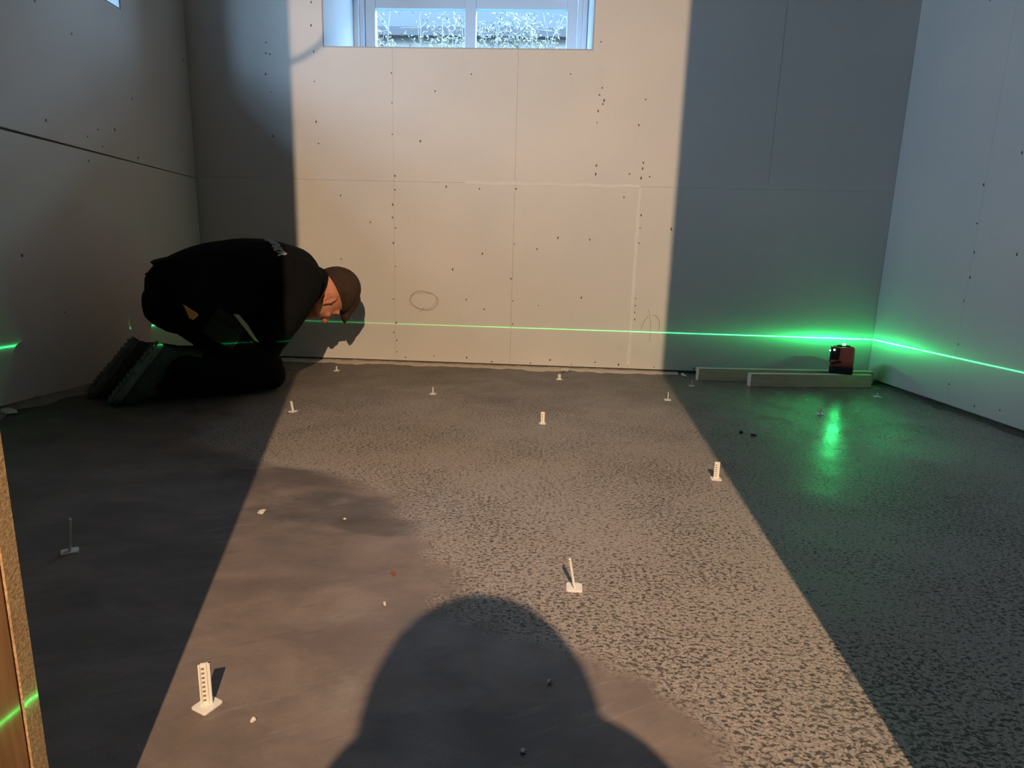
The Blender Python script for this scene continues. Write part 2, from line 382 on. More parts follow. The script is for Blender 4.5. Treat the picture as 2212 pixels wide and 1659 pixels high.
# screws: tiny dark heads, one part on each wall
def screws(fn, pts, parent, r=.0034):
    bm = bmesh.new(); rr = random.Random(3)
    for a, b in pts:
        k = rr.uniform(.7, 1.25)*r; el = rr.uniform(1.0, 2.0); n = 7
        top = [bm.verts.new(fn(a + k*math.cos(2*math.pi*i/n), b + k*el*math.sin(2*math.pi*i/n), .0006)) for i in range(n)]
        bot = [bm.verts.new(fn(a + k*math.cos(2*math.pi*i/n), b + k*el*math.sin(2*math.pi*i/n), -.0004)) for i in range(n)]
        bm.faces.new(top)
        for i in range(n): bm.faces.new([top[i], bot[i], bot[(i+1) % n], top[(i+1) % n]])
    o = fin(bm, 'screw_heads', M_SCREW, parent); o['kind'] = 'stuff'
SCR = [(-0.376, 1.396), (-0.548, 1.319), (-0.758, 1.396), (-0.757, 1.264), (-0.757, 1.122), (-0.62, 1.093), (-0.746, 0.93), (-0.747, 0.865), (-0.758, 0.794), (-0.76, 0.732), (-0.745, 0.683), (-0.757, 0.609), (-0.746, 0.495), (-0.308, 0.569), (-0.457, 0.487), (0.064, 0.655), (-0.037, 0.598), (0.221, 0.65), (-0.294, 0.293), (-0.02, 0.321), (0.194, 0.366), (-0.387, 0.339), (0.375, 0.854), (0.395, 0.962), (0.457, 1.014), (0.455, 0.988), (0.451, 0.944), (0.491, 0.951), (0.233, 0.958), (0.234, 0.997), (0.249, 1.273), (0.229, 1.242), (0.227, 1.191), (0.254, 1.289), (0.092, 1.402), (0.225, 1.542), (0.242, 1.344), (0.231, 1.313), (0.448, 1.296), (0.424, 1.183), (0.613, 0.71), (0.463, 0.772), (0.462, 0.713), (0.462, 0.64), (0.464, 0.37), (0.464, 0.335), (0.464, 0.301), (0.466, 0.266), (-0.492, 0.885), (-0.328, 0.878), (-0.149, 0.882), (-1.135, 1.698), (-1.139, 1.599), (-1.13, 1.485), (-1.132, 1.354), (-1.13, 1.173), (-1.122, 1.073), (-0.744, 0.119), (-0.744, 0.06), (-0.148, 0.223), (-1.364, 1.476), (-1.344, 1.472), (-1.369, 1.384), (-1.348, 1.304), (-1.347, 1.103), (-1.359, 1.523), (-1.019, 0.832), (-1.025, 0.522), (-0.872, 0.707), (-.76, .33), (-.76, .16), (-.745, .21), (-.15, .62), (-.162, .45), (-.15, .34)]
for xx in (-.70, -.55, -.38, -.25, -.05, .05, .16, .28, .40, .58, .78): SCR.append((xx, .035+.01*math.sin(xx*31)))
screws(lambda a, b, t: (a, YB-t, b), SCR, wall_back)
screws(lambda a, b, t: (XL+t, a, b), [(2.282, 1.297), (2.129, 1.345), (2.368, .987), (2.307, .949), (2.382, .928), (2.59, .921), (2.117, .964), (2.585, 1.156), (2.462, 1.007), (2.98, 1.428), (2.3, .86), (1.95, .5), (2.1, .3)], wall_left)
screws(lambda a, b, t: (XR-t, a, b), [(2.424, .428), (2.411, .259), (2.268, .043), (2.144, .057), (2.562, 1.542), (2.425, .861), (2.411, .518), (2.425, .096), (2.263, .946), (2.411, .612), (2.424, .72), (2.2, .6)], wall_right)

# ------------------------------------------------------------------ windows
def window(name, label, W, H, xform):
    """local: x 0..W, z 0..H, y grows outward, y=0 the room side of the frame"""
    root = empty(name); tag(root, label, kind='structure')
    def add(n, boxes, mat, parent=root, bev=.002):
        bm = bmesh.new()
        for a, b in boxes: box(bm, a, b, 0, xform)
        if bev: bevel(bm, bev, 1)
        return fin(bm, n, mat, parent)
    def ring(x0, x1, z0, z1, t, ya, yb): return [((x0, ya, z0), (x0+t, yb, z1)), ((x1-t, ya, z0), (x1, yb, z1)), ((x0+t, ya, z0), (x1-t, yb, z0+t)), ((x0+t, ya, z1-t), (x1-t, yb, z1))]
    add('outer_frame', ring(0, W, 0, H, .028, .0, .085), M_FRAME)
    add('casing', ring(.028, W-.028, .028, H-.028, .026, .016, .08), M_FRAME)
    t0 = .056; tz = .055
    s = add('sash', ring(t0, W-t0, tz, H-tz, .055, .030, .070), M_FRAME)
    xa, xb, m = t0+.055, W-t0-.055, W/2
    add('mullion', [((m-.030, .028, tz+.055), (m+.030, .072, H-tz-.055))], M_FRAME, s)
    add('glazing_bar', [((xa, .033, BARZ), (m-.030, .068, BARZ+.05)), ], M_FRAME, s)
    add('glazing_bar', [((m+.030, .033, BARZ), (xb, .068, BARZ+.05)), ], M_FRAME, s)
    for a, b in ((xa, m-.030), (m+.030, xb)):
        for c, d in ((tz+.055, BARZ), (BARZ+.05, H-tz-.055)):
            add('pane', [((a, .050, c), (b, .054, d))], M_GLASS, s, 0)
    return root
BARZ = .356
WD = .465
window('window_1', 'white painted window high in the back wall, hedge behind its panes', WX1-WX0-.012, WZ1-WZ0-.012, Matrix.Translation((WX0+.006, YB+WD, WZ0+.006)))
window('window_2', 'bright window at the top of the left wall, only its lower corner in view', LY1-LY0-.012, LZ1-LZ0-.012, Matrix.Translation((XL-WD, LY0+.006, LZ0+.006)) @ Matrix.Rotation(math.radians(90), 4, 'Z'))

# ------------------------------------------------------------------ outside, seen through the back window
M_SNOWW = simple('pale_render', (.20, .20, .185), .9, .1, .05, 3, vec='pos')
M_ROOF = simple('slate_blue_roof', (.0022, .0056, .0150), .8, .2, .2, 5, vec='pos')
M_GROUND = simple('pale_gravel', (.09, .09, .085), .95, .1, .25, 30, .3, vec='pos')
M_TWIG = simple('hedge_twig', (.085, .085, .07), .9, .1, .4, 20)
M_LEAF = simple('pale_hedge_leaf', (.075, .082, .06), .6, .3, .5, 14)
M_FASCIA = simple('dark_gutter', (.0015,.003,.006), .6, .3, .1, 5)
o = part_box('ground_outside', (-14, 3.58, 1.0), (14, 22, 1.30), M_GROUND); tag(o, 'pale ground outside the basement window', kind='structure')
o = part_box('garden_ground', (-14, -6, 1.0), (-2.36, 3.57, 1.30), M_GROUND); tag(o, 'pale ground outside the left basement window', kind='structure')
house = empty('neighbour_house', (0, 10.0, 1.3)); tag(house, 'pale house with blue slate roof beyond the hedge, seen through the window', 'house')
def hp(name, a, b, mat, fn=None):
    bm = bmesh.new(); box(bm, a, b)
    if fn: fn(bm)
    o = fin(bm, name, mat); o.parent = house; o.matrix_parent_inverse = Matrix.Translation((0, -10, -1.3)); return o
hp('house_wall', (-7, 10, 1.3), (6, 15, 3.98), M_SNOWW)
hp('gutter', (-7.2, 9.62, 3.86), (6.2, 9.74, 3.98), M_FASCIA)
bm = bmesh.new(); prism(bm, [(9.70, 3.88), (12.5, 6.4), (12.5, 6.55), (9.62, 3.98)], lambda a, b, t: (t, a, b), -7.25, 6.25)
o = fin(bm, 'roof', M_ROOF); o.parent = house; o.matrix_parent_inverse = Matrix.Translation((0, -10, -1.3))
bm = bmesh.new(); prism(bm, [(15.4, 3.9), (12.5, 6.4), (12.5, 6.55), (15.5, 4.0)], lambda a, b, t: (t, a, b), -7.25, 6.25)
o = fin(bm, 'roof', M_ROOF); o.parent = house; o.matrix_parent_inverse = Matrix.Translation((0, -10, -1.3))
# hedge: stems as parts, leaves nobody could count
hedge = empty('hedge', (-.8, 5.6, 1.3)); tag(hedge, 'sparse pale leafed hedge outside the window, tangled bare twigs', 'hedge')
rh = random.Random(11)
tips = []
def hrel(p): return Vector(p) - Vector((-.8, 5.6, 1.3))
for k in range(64):
    x = -2.6 + k*.060 + rh.uniform(-.03, .03); y = 5.6 + rh.uniform(-.16, .16)
    dense = .55 + .45*max(0, min(1, (x+1.7)/1.6))
    h = rh.uniform(1.04, 1.34) * (.93 + .10*dense); bm = bmesh.new()
    pts = [Vector((x, y, 1.3))]; d = Vector((rh.uniform(-.2, .2), rh.uniform(-.1, .1), 1)).normalized()
    for i in range(9):
        d = (d + Vector((rh.uniform(-.28, .28), rh.uniform(-.2, .2), .12))).normalized()
        pts.append(pts[-1] + d*h/9)
    tube(bm, [hrel(p) for p in pts], [.011-.0008*i for i in range(10)], 5)
    for i in range(4, 10):
        for j in range(3):
            dd = Vector((rh.uniform(-1, 1), rh.uniform(-.6, .6), rh.uniform(-.1, .9))).normalized(); L = rh.uniform(.07, .20); p0 = pts[i]
            bend = Vector((rh.uniform(-.3, .3), 0, rh.uniform(-.2, .4)))
            pp = [p0, p0+dd*L*.5, p0+(dd+bend).normalized()*L]
            tube(bm, [hrel(p) for p in pp], [.0040, .0032, .0020], 4)
            for q in pp[1:]: tips.append((q, dense))
    fin(bm, 'stem', M_TWIG, hedge)
bm = bmesh.new()
for p, dn_ in tips:
    for j in range(5):
        if rh.random() > .85*dn_ + .0: continue
        c = p + Vector((rh.gauss(0, .03), rh.gauss(0, .03), rh.gauss(0, .03)))
        a = Vector((rh.uniform(-1, 1), rh.uniform(-1, 1), rh.uniform(-1, 1))).normalized(); b = a.orthogonal().normalized(); L = rh.uniform(.010, .019)
        n = a.cross(b)*L*.18
        v = [bm.verts.new(hrel(q)) for q in (c-a*L, c+b*L*.5+n, c+a*L, c-b*L*.5+n)]
        bm.faces.new([v[0], v[1], v[2]]); bm.faces.new([v[0], v[2], v[3]])
o = fin(bm, 'leaves', M_LEAF, hedge); o['kind'] = 'stuff'

# ------------------------------------------------------------------ timber offcuts and the line laser
def board(name, label, p0, p1, th, h, z0=0.0):
    p0 = Vector((p0[0], p0[1], 0)); p1 = Vector((p1[0], p1[1], 0)); d = p1-p0; L = d.length; a = math.atan2(d.y, d.x)
    bm = bmesh.new(); box(bm, (0, 0, 0), (L, th, h)); bevel(bm, .0015, 1)
    for f in bm.faces:
        if abs(f.normal.x) > .8: f.material_index = 1
    me = bpy.data.meshes.new(name); bmesh.ops.recalc_face_normals(bm, faces=bm.faces[:])
    for f in bm.faces:
        if abs(f.normal.x) > .8 or f.normal.z > .8: f.material_index = 1
    bm.to_mesh(me); bm.free()
    o = link(name, me, [M_PINE, M_PINEEND]); o.location = (p0.x, p0.y, z0); o.rotation_euler = (0, 0, a)
    tag(o, label, 'board', 'pine boards lying on edge in the right corner')
    return o
BH = .060
board('pine_board', 'longer pine board on edge behind the other, nearer the back wall', (.755, 2.828), (1.615, 2.914), .034, BH)
board('pine_board', 'shorter pine board on edge in front of the other board', (.965, 2.722), (1.548, 2.806), .034, BH)

LX, LY, LZ = 1.416, 2.838, .205
dev = empty('line_laser', (LX, LY, BH)); dev.rotation_euler = (0, 0, math.radians(-24))
tag(dev, 'red and black green-beam line laser standing on the pine boards in the corner', 'laser level')
def lathe_rr(bm, secs, seg=6):
    """rounded-rectangle sections: (z, hx, hy, r)"""
    rings = []
    for z, hx, hy, r in secs:
        ring = []
        for cx, cy_, a0 in ((hx-r, hy-r, 0), (-hx+r, hy-r, 90), (-hx+r, -hy+r, 180), (hx-r, -hy+r, 270)):
            for k in range(seg+1):
                a = math.radians(a0 + 90*k/seg); ring.append(bm.verts.new((cx+r*math.cos(a), cy_+r*math.sin(a), z)))
        rings.append(ring)
    n = len(rings[0])
    for a, b in zip(rings, rings[1:]):
        for k in range(n): bm.faces.new([a[k], a[(k+1) % n], b[(k+1) % n], b[k]])
    bm.faces.new(rings[0][::-1]); bm.faces.new(rings[-1])
bm = bmesh.new(); lathe_rr(bm, [(0, .046, .036, .012), (.004, .049, .039, .014), (.030, .050, .040, .015), (.034, .049, .039, .015)]); fin(bm, 'base', M_DBLK, dev, True)
bm = bmesh.new(); lathe_rr(bm, [(.034, .0485, .0385, .014), (.060, .0485, .0385, .016), (.112, .0475, .0375, .016), (.121, .0455, .0355, .018), (.126, .040, .030, .018)]); body = fin(bm, 'housing', M_RED, dev, True)
bm = bmesh.new(); box(bm, (-.0520, -.030, .052), (-.0475, .030, .122)); bevel(bm, .002); fin(bm, 'side_bumper', M_DBLK, dev)
bm = bmesh.new(); box(bm, (-.050, -.0415, .066), (-.016, -.0370, .122)); bevel(bm, .002); win = fin(bm, 'front_window', M_DBLK, dev)
bm = bmesh.new(); lathe_rr(bm, [(.126, .030, .024, .012), (.131, .026, .021, .012), (.133, .018, .016, .010)]); fin(bm, 'top_cap', M_DBLK, dev, True)
M_GREEN = emit('green_emitter', (.10, 1.0, .28), 9.0)
M_GREENW = emit('green_emitter_core', (.55, 1.0, .70), 14.0)
bm = bmesh.new(); bmesh.ops.create_uvsphere(bm, u_segments=14, v_segments=8, radius=.0075, matrix=Matrix.Translation((0, 0, .1345))); fin(bm, 'emitter_dome', M_GREENW, dev, True)
bm = bmesh.new(); bmesh.ops.create_uvsphere(bm, u_segments=10, v_segments=6, radius=.0042, matrix=Matrix.Translation((-.038, -.0422, .112))); fin(bm, 'emitter_port', M_GREENW, dev, True)
bm = bmesh.new(); bmesh.ops.create_uvsphere(bm, u_segments=10, v_segments=6, radius=.0036, matrix=Matrix.Translation((-.0535, .0, .103))); fin(bm, 'emitter_port', M_GREENW, dev, True)
bm = bmesh.new(); tube(bm, [(-.046, -.041, .046), (-.02, -.0415, .058), (-.005, -.0415, .058)], .005, 8); fin(bm, 'carry_grip', M_DBLK, dev)
# the laser itself: one point source fanning a thin horizontal sheet of green light
ll = bpy.data.lights.new('laser_sheet', 'POINT'); ll.shadow_soft_size = .0; ll.energy = 1.0; ll.use_nodes = True
nt = ll.node_tree; em = nt.nodes['Emission']; em.inputs[0].default_value = (.03, 1.0, .22, 1)
ge = nt.nodes.new('ShaderNodeNewGeometry'); sx = nt.nodes.new('ShaderNodeSeparateXYZ'); nt.links.new(ge.outputs['Incoming'], sx.inputs[0])
def lm(op, a, b=0.0):
    n = nt.nodes.new('ShaderNodeMath'); n.operation = op
    for i, v_ in enumerate((a, b)):
        if isinstance(v_, bpy.types.NodeSocket): nt.links.new(v_, n.inputs[i])
        else: n.inputs[i].default_value = v_
    return n.outputs[0]
q = lm('DIVIDE', sx.outputs[2], LASER_W := .0005)
lor = lm('DIVIDE', 1.0, lm('ADD', lm('MULTIPLY', q, q), 1.0))
q2 = lm('DIVIDE', sx.outputs[2], .10)
lor2 = lm('DIVIDE', .0032, lm('ADD', lm('MULTIPLY', q2, q2), 1.0))
nt.links.new(lm('MULTIPLY', lm('ADD', lor, lor2), LASER_P := 2400.0), em.inputs[1])
lo = bpy.data.objects.new('laser_sheet', ll); COL.objects.link(lo); lo.location = (LX, LY, LZ)

# ------------------------------------------------------------------ levelling pins on the floor
def pin(label, x, y, h, rz, bx=.026, by=.026, pw=.011, lean=(0, 0), curve=0.0, prz=0):
    root = empty('levelling_pin', (x, y, 0), math.radians(rz)); tag(root, label, 'levelling pin', 'white levelling pins on the floor')
    bm = bmesh.new(); lathe_rr(bm, [(0, bx/2, by/2, .003), (.0018, bx/2, by/2, .003), (.0024, bx/2-.0006, by/2-.0006, .003)], 3); fin(bm, 'base_plate', M_PEG, root)
    PR = Matrix.Rotation(math.radians(prz), 4, 'Z')
    n = max(3, int(h/.006)); th = .0032; hw = pw/2
    def off(z):
        t = z/h; return Vector((lean[0]*t + curve*t*t, lean[1]*t, z))
    # a channel strip: spine plus two ribs, and small recesses between them
    bm = bmesh.new()
    def sweep(xa, xb, ya, yb):
        rings = []
        for i in range(n+1):
            o_ = off(.002 + (h-.002)*i/n)
            rings.append([bm.verts.new(PR @ (o_ + Vector(c))) for c in ((xa, ya, 0), (xb, ya, 0), (xb, yb, 0), (xa, yb, 0))])
        for a, b in zip(rings, rings[1:]):
            for k in range(4): bm.faces.new([a[k], a[(k+1) % 4], b[(k+1) % 4], b[k]])
        bm.faces.new(rings[0][::-1]); bm.faces.new(rings[-1])
    sweep(-hw, hw, -th*.1, th*.5); sweep(-hw, -hw+.002, -th*.7, th*.5); sweep(hw-.002, hw, -th*.7, th*.5); sweep(.10*pw, .10*pw+.0016, -th*.7, 0)
    post = fin(bm, 'post', M_PEG, root)
    bm = bmesh.new(); k = 0; z = .008
    while z < h-.004:
        o_ = off(z); box(bm, (o_.x-hw+.0028, o_.y-th*.14, z-.0013), (o_.x-.0002, o_.y-th*.05, z+.0013), 0, PR); z += .0058
    fin(bm, 'recess_row', M_PEGHOLE, post)
    return root
pin('large white levelling pin with a column of holes, nearest the camera at lower left', -.371, .585, .055, -23, .024, .025, .0125, prz=44)
pin('white levelling pin with a curved thin post just above the head shadow', .069, .888, .050, 88, .026, .026, .011, (0, .010), 0)
pin('leaning white levelling pin in the dark area left of the lamplight', -.808, .919, .060, 128, .022, .026, .011, (0, -.006))
pin('white levelling pin with holes near the right edge of the lamplight', .452, 1.444, .045, -6, .026, .024, .013)
pin('white levelling pin with a flat post standing in the middle of the lit floor', .015, 1.917, .040, 4, .022, .022, .013)
pin('thin white levelling pin at the light edge, left of the pine boards', .518, 2.365, .033, 84, .026, .026, .010)
pin('thin white levelling pin in shade beside the left end of the rear board', .691, 2.684, .024, 80, .026, .024, .010)
pin('levelling pin standing in the green reflection on the floor', 1.053, 2.215, .024, 75, .028, .026, .010)
pin('short levelling pin at the foot of the right wall', 1.466, 2.597, .017, 78, .032, .028, .010)
pin('white levelling pin near the middle of the back wall', .091, 2.723, .026, 8, .028, .022, .014)
pin('thin white levelling pin between the head shadow and the middle of the back wall', -.425, 2.308, .028, 88, .026, .024, .009)
pin('leaning white levelling pin at the left light edge by the man\'s knee', -.842, 1.942, .036, 80, .026, .024, .009, (0, .006))
pin('small white levelling pin under the man\'s head by the back wall', -.966, 2.737, .022, 85, .026, .024, .010)

# ------------------------------------------------------------------ crumbs on the floor
def chip(name, label, cat, loc, size, mat, seed, grp='crumbs scattered on the concrete'):
    bm = bmesh.new(); bmesh.ops.create_icosphere(bm, subdivisions=2, radius=1)
    for v in bm.verts:
        k = 1 + .55*noise.noise(v.co*1.3 + Vector((seed*3.1, 0, 0))); v.co = Vector((v.co.x*size[0]*k, v.co.y*size[1]*k, max(v.co.z, -.55)*size[2]*k))
    zmin = min(v.co.z for v in bm.verts)
    for v in bm.verts: v.co.z -= zmin
    o = fin(bm, name, mat); o.location = (loc[0], loc[1], 0); o.rotation_euler = (0, 0, seed*1.7)
    return tag(o, label, cat, grp)
chip('plaster_chip', 'flat white plaster chip on the smooth floor near the left light edge', 'plaster chip', (-.561, 1.12), (.013, .007, .002), M_CHIP, 1)
chip('pebble', 'tiny pale pebble to the right of the nearest levelling pin', 'pebble', (-.307, .566), (.0030, .0022, .003), M_CHIP, 2)
chip('plaster_crumb', 'small white crumb on the smooth floor above the head shadow', 'crumb', (-.223, .812), (.006, .002, .0015), M_CHIP, 3)
chip('plaster_crumb', 'tiny white speck on the dark scuffed patch of floor', 'crumb', (-.382, 1.104), (.003, .003, .002), M_CHIP, 4)
chip('brick_crumb', 'small reddish crumb left of the curved levelling pin', 'crumb', (-.232, .901), (.006, .003, .002), M_CHIPR, 5)
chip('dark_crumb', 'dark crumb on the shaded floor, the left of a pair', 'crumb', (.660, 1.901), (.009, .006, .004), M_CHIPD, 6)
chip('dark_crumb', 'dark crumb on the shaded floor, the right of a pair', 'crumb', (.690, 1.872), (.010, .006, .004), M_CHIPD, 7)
chip('plaster_crumb', 'white speck inside the head shadow near the bottom of the picture', 'crumb', (-.003, .548), (.0028, .0028, .002), M_CHIP, 8)
chip('plaster_crumb', 'white speck in the right half of the head shadow', 'crumb', (.026, .659), (.002, .004, .003), M_CHIP, 9)
chip('plaster_chip', 'white plaster piece lying against the back wall near its middle', 'plaster chip', (.125, 2.955), (.040, .020, .008), M_CHIP, 10)
chip('plaster_chip', 'pale plaster piece at the foot of the left wall by the picture edge', 'plaster chip', (-1.70, 1.77), (.030, .018, .010), M_CHIP, 11)
chip('plaster_chip', 'pale plaster flake in the shade left of the boards by the back wall', 'plaster chip', (.72, 2.965), (.050, .012, .005), M_CHIP, 12)
# mortar residue along the foot of the walls
def residue(name, label, fn, s0, s1, wid, hgt, mat, seed, step=.022):
    bm = bmesh.new(); n = int(abs(s1-s0)/step); rows = []
    for i in range(n+1):
        s = s0+(s1-s0)*i/n; w_ = wid*(.55+.9*abs(noise.noise(Vector((s*5, seed, 0))))+.35*noise.noise(Vector((s*22, seed, 2))))
        w_ = max(.006, w_); row = []
        for j in range(6):
            t = j/5; z = hgt*(1-t)**.7*(.5+.9*abs(noise.noise(Vector((s*30, t*4, seed))))) if j < 5 else -.001
            row.append(bm.verts.new(fn(s, w_*t, z)))
        rows.append(row)
    for a, b in zip(rows, rows[1:]):
        for j in range(5): bm.faces.new([a[j], a[j+1], b[j+1], b[j]])
    o = fin(bm, name, mat, None, True); return tag(o, label, 'mortar residue', None, 'stuff')
M_RESID = simple('pale_mortar_residue', (.62, .53, .43), .95, .1, .35, 45, .4, vec='pos')
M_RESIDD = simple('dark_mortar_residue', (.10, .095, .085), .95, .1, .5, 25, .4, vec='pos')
M_RESIDG = simple('grey_mortar_residue', (.26, .25, .23), .95, .1, .5, 25, .4, vec='pos')
residue('mortar_residue', 'pale strip of mortar residue along the foot of the back wall', lambda s, w_, z: (s, YB+.010-w_, z), -1.5, .70, .10, .009, M_RESID, 1.5)
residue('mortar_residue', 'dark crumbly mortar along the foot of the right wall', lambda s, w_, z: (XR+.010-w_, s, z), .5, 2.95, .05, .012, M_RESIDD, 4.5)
residue('mortar_residue', 'grey crumbly mortar along the foot of the left wall', lambda s, w_, z: (XL-.010+w_, s, z), .5, 2.95, .09, .022, M_RESIDG, 7.5)

# ------------------------------------------------------------------ work lamp and cable in the adjoining room
LAMP = Vector((.245, -1.41, 1.78))
AIM = Vector((-.25, 3.02, .30))
lampo = empty('work_lamp', (LAMP.x, LAMP.y-.06, 0)); tag(lampo, 'tripod work lamp behind the camera that throws the warm light through the doorway', 'work lamp')
base = Vector((LAMP.x, LAMP.y-.06, 0))
ld = (AIM-LAMP).normalized(); rot = ld.to_track_quat('-Z', 'Y').to_matrix().to_4x4()
HM = Matrix.Translation(Vector((0, .06, LAMP.z)) - ld*.012) @ rot
bm = bmesh.new()
vs = box(bm, (-.09, -.07, 0), (.09, .07, .05)); bevel(bm, .006)
for v in bm.verts: v.co = HM @ v.co
head_ = fin(bm, 'lamp_head', M_DBLK, lampo)
bm = bmesh.new(); bmesh.ops.create_cone(bm, cap_ends=True, segments=20, radius1=.011, radius2=.011, depth=.004, matrix=HM @ Matrix.Translation((0, 0, -.003))); fin(bm, 'led_chip', emit('lamp_led', (1, .78, .52), 40), head_)
bm = bmesh.new(); tube(bm, [(0, 0, .35), (0, .0, LAMP.z-.10), (0, .02, LAMP.z-.03)], .014, 10); fin(bm, 'pole', M_GREY, lampo)
for k in range(3):
    a = math.radians(90+120*k); bm = bmesh.new(); tube(bm, [(0, 0, .62), (.34*math.cos(a), .34*math.sin(a), .012)], .011, 8); fin(bm, 'leg', M_GREY, lampo)
sp = bpy.data.lights.new('lamp_light', 'SPOT'); sp.energy = 560; sp.color = (1.0, .69, .43); sp.shadow_soft_size = .011
sp.spot_size = math.radians(80); sp.spot_blend = 1.0
so = bpy.data.objects.new('lamp_light', sp); COL.objects.link(so); so.location = LAMP + ld*.012; so.rotation_euler = ld.to_track_quat('-Z', 'Y').to_euler()
# cable slung across the top corner of the doorway; its shadow falls below the window corner
bm = bmesh.new()
def onto(S, t): return LAMP + (Vector(S)-LAMP)*t
T = (0.20-LAMP.y)/(YB-LAMP.y)
cpts = [onto(p, T) for p in ((-2.10, YB, 1.46), (-1.75, YB, 1.405), (-1.45, YB, 1.405), (-1.26, YB, 1.425), (-1.16, YB, 1.465), (-1.09, YB, 1.515), (-1.03, YB, 1.60), (-.98, YB, 1.75), (-.92, YB, 2.0), (-.85, YB, 2.4))]
bm2 = cpts
tube(bm, cpts, .0046, 8); o = fin(bm, 'cable', M_DBLK, None, True); tag(o, 'black cable hanging in the top left corner of the doorway, its shadow by the window', 'cable')

# ------------------------------------------------------------------ people
def ell(bm, c, r, axes=None, u=20, v=14):
    """ellipsoid: centre, radii, optional orthonormal axes (3 vectors)"""
    M = Matrix.Identity(4)
    ax = axes or (Vector((1, 0, 0)), Vector((0, 1, 0)), Vector((0, 0, 1)))
    for i in range(3):
        for j in range(3): M[i][j] = Vector(ax[j])[i]*r[j]
        M[i][3] = Vector(c)[i]
    bmesh.ops.create_uvsphere(bm, u_segments=u, v_segments=v, radius=1.0, matrix=M)
def limb(bm, pts, rads, side=None, seg=16):
    """chain of elliptical sections with rounded ends; rads: r or (r_side, r_other); side: wide direction"""
    pts = [Vector(p) for p in pts]
    R = [(r, r) if not isinstance(r, tuple) else r for r in rads]
    side = Vector(side) if side is not None else Vector((0, 0, 1)).cross(pts[-1]-pts[0])
    # subdivide with Catmull-Rom for smooth bends
    P = []; Q = []
    n = len(pts)
    for i in range(n-1):
        p0, p1, p2, p3 = pts[max(i-1, 0)], pts[i], pts[i+1], pts[min(i+2, n-1)]
        for k in range(5):
            t = k/5; a = 2*p1; b = p2-p0; c = 2*p0-5*p1+4*p2-p3; d = -p0+3*p1-3*p2+p3
            P.append(.5*(a+b*t+c*t*t+d*t*t*t)); s = t*t*(3-2*t); Q.append((R[i][0]*(1-s)+R[i+1][0]*s, R[i][1]*(1-s)+R[i+1][1]*s))
    P.append(pts[-1]); Q.append(R[-1])
    d0 = (P[0]-P[1]).normalized(); d1 = (P[-1]-P[-2]).normalized()
    m0 = min(Q[0]); m1 = min(Q[-1]); PP = []; QQ = []
    for k in (0, 1, 2, 3):
        a = math.radians(8+82*k/4); PP.append(P[0]+d0*m0*math.cos(a)); QQ.append((Q[0][0]*math.sin(a), Q[0][1]*math.sin(a)))
    PP += P; QQ += Q
    for k in (3, 2, 1, 0):
        a = math.radians(8+82*k/4); PP.append(P[-1]+d1*m1*math.cos(a)); QQ.append((Q[-1][0]*math.sin(a), Q[-1][1]*math.sin(a)))
    rings = []
    for i, p in enumerate(PP):
        d = (PP[min(i+1, len(PP)-1)]-PP[max(i-1, 0)]).normalized()
        s = (side - d*side.dot(d)).normalized(); o_ = d.cross(s)
        rings.append([bm.verts.new(p + s*math.cos(2*math.pi*k/seg)*QQ[i][0] + o_*math.sin(2*math.pi*k/seg)*QQ[i][1]) for k in range(seg)])
    for a, b in zip(rings, rings[1:]):
        for k in range(seg): bm.faces.new([a[k], a[(k+1) % seg], b[(k+1) % seg], b[k]])
    bm.faces.new(rings[0][::-1]); bm.faces.new(rings[-1])
def weld(bm, name, mat, parent, voxel=.006, smooth=6, wrinkle=0.0, wscale=14, cuts=()):
    """union of overlapping closed shapes as one continuous smooth surface"""
    bmesh.ops.recalc_face_normals(bm, faces=bm.faces[:])
    me = bpy.data.meshes.new(name+'_src'); bm.to_mesh(me); bm.free()
    o = bpy.data.objects.new(name+'_src', me); COL.objects.link(o)
    md = o.modifiers.new('r', 'REMESH'); md.mode = 'VOXEL'; md.voxel_size = voxel
    sm = o.modifiers.new('s', 'SMOOTH'); sm.factor = .5; sm.iterations = smooth
    dg = bpy.context.evaluated_depsgraph_get(); dg.update()
    out = bpy.data.meshes.new_from_object(o.evaluated_get(dg)); out.name = name
    bpy.data.objects.remove(o); bpy.data.meshes.remove(me)
    b2 = bmesh.new(); b2.from_mesh(out)
    for co, no in cuts:                                        # keep the side the normal points away from
        r = bmesh.ops.bisect_plane(b2, geom=b2.verts[:]+b2.edges[:]+b2.faces[:], plane_co=co, plane_no=no, clear_outer=True)
        ed = [e for e in r['geom_cut'] if isinstance(e, bmesh.types.BMEdge)]
        if ed: bmesh.ops.holes_fill(b2, edges=ed)
    if wrinkle:
        b2.normal_update()
        for v in b2.verts:
            n = noise.noise(v.co*wscale)*.6 + noise.noise(v.co*wscale*2.3 + Vector((4, 1, 7)))*.4
            ridge = 1-abs(noise.noise(Vector((v.co.x*wscale*.6, v.co.y*wscale*.6, v.co.z*wscale*1.3))))*2
            v.co += v.normal*wrinkle*(n*.6+ridge*.4)
    b2.to_mesh(out); b2.free(); out.materials.clear()
    out.polygons.foreach_set('use_smooth', [True]*len(out.polygons))
    return link(name, out, mat, parent)
class Frame:
    """body frame: s forward, w to the person's right, z up"""
    def __init__(f, ox, oy, ux, uy):
        f.o = Vector((ox, oy, 0)); f.u = Vector((ux, uy, 0)).normalized(); f.v = Vector((f.u.y, -f.u.x, 0))
    def __call__(f, s, w, z): return f.o + f.u*s + f.v*w + Vector((0, 0, z))
    def d(f, s, w, z): return f.u*s + f.v*w + Vector((0, 0, z))
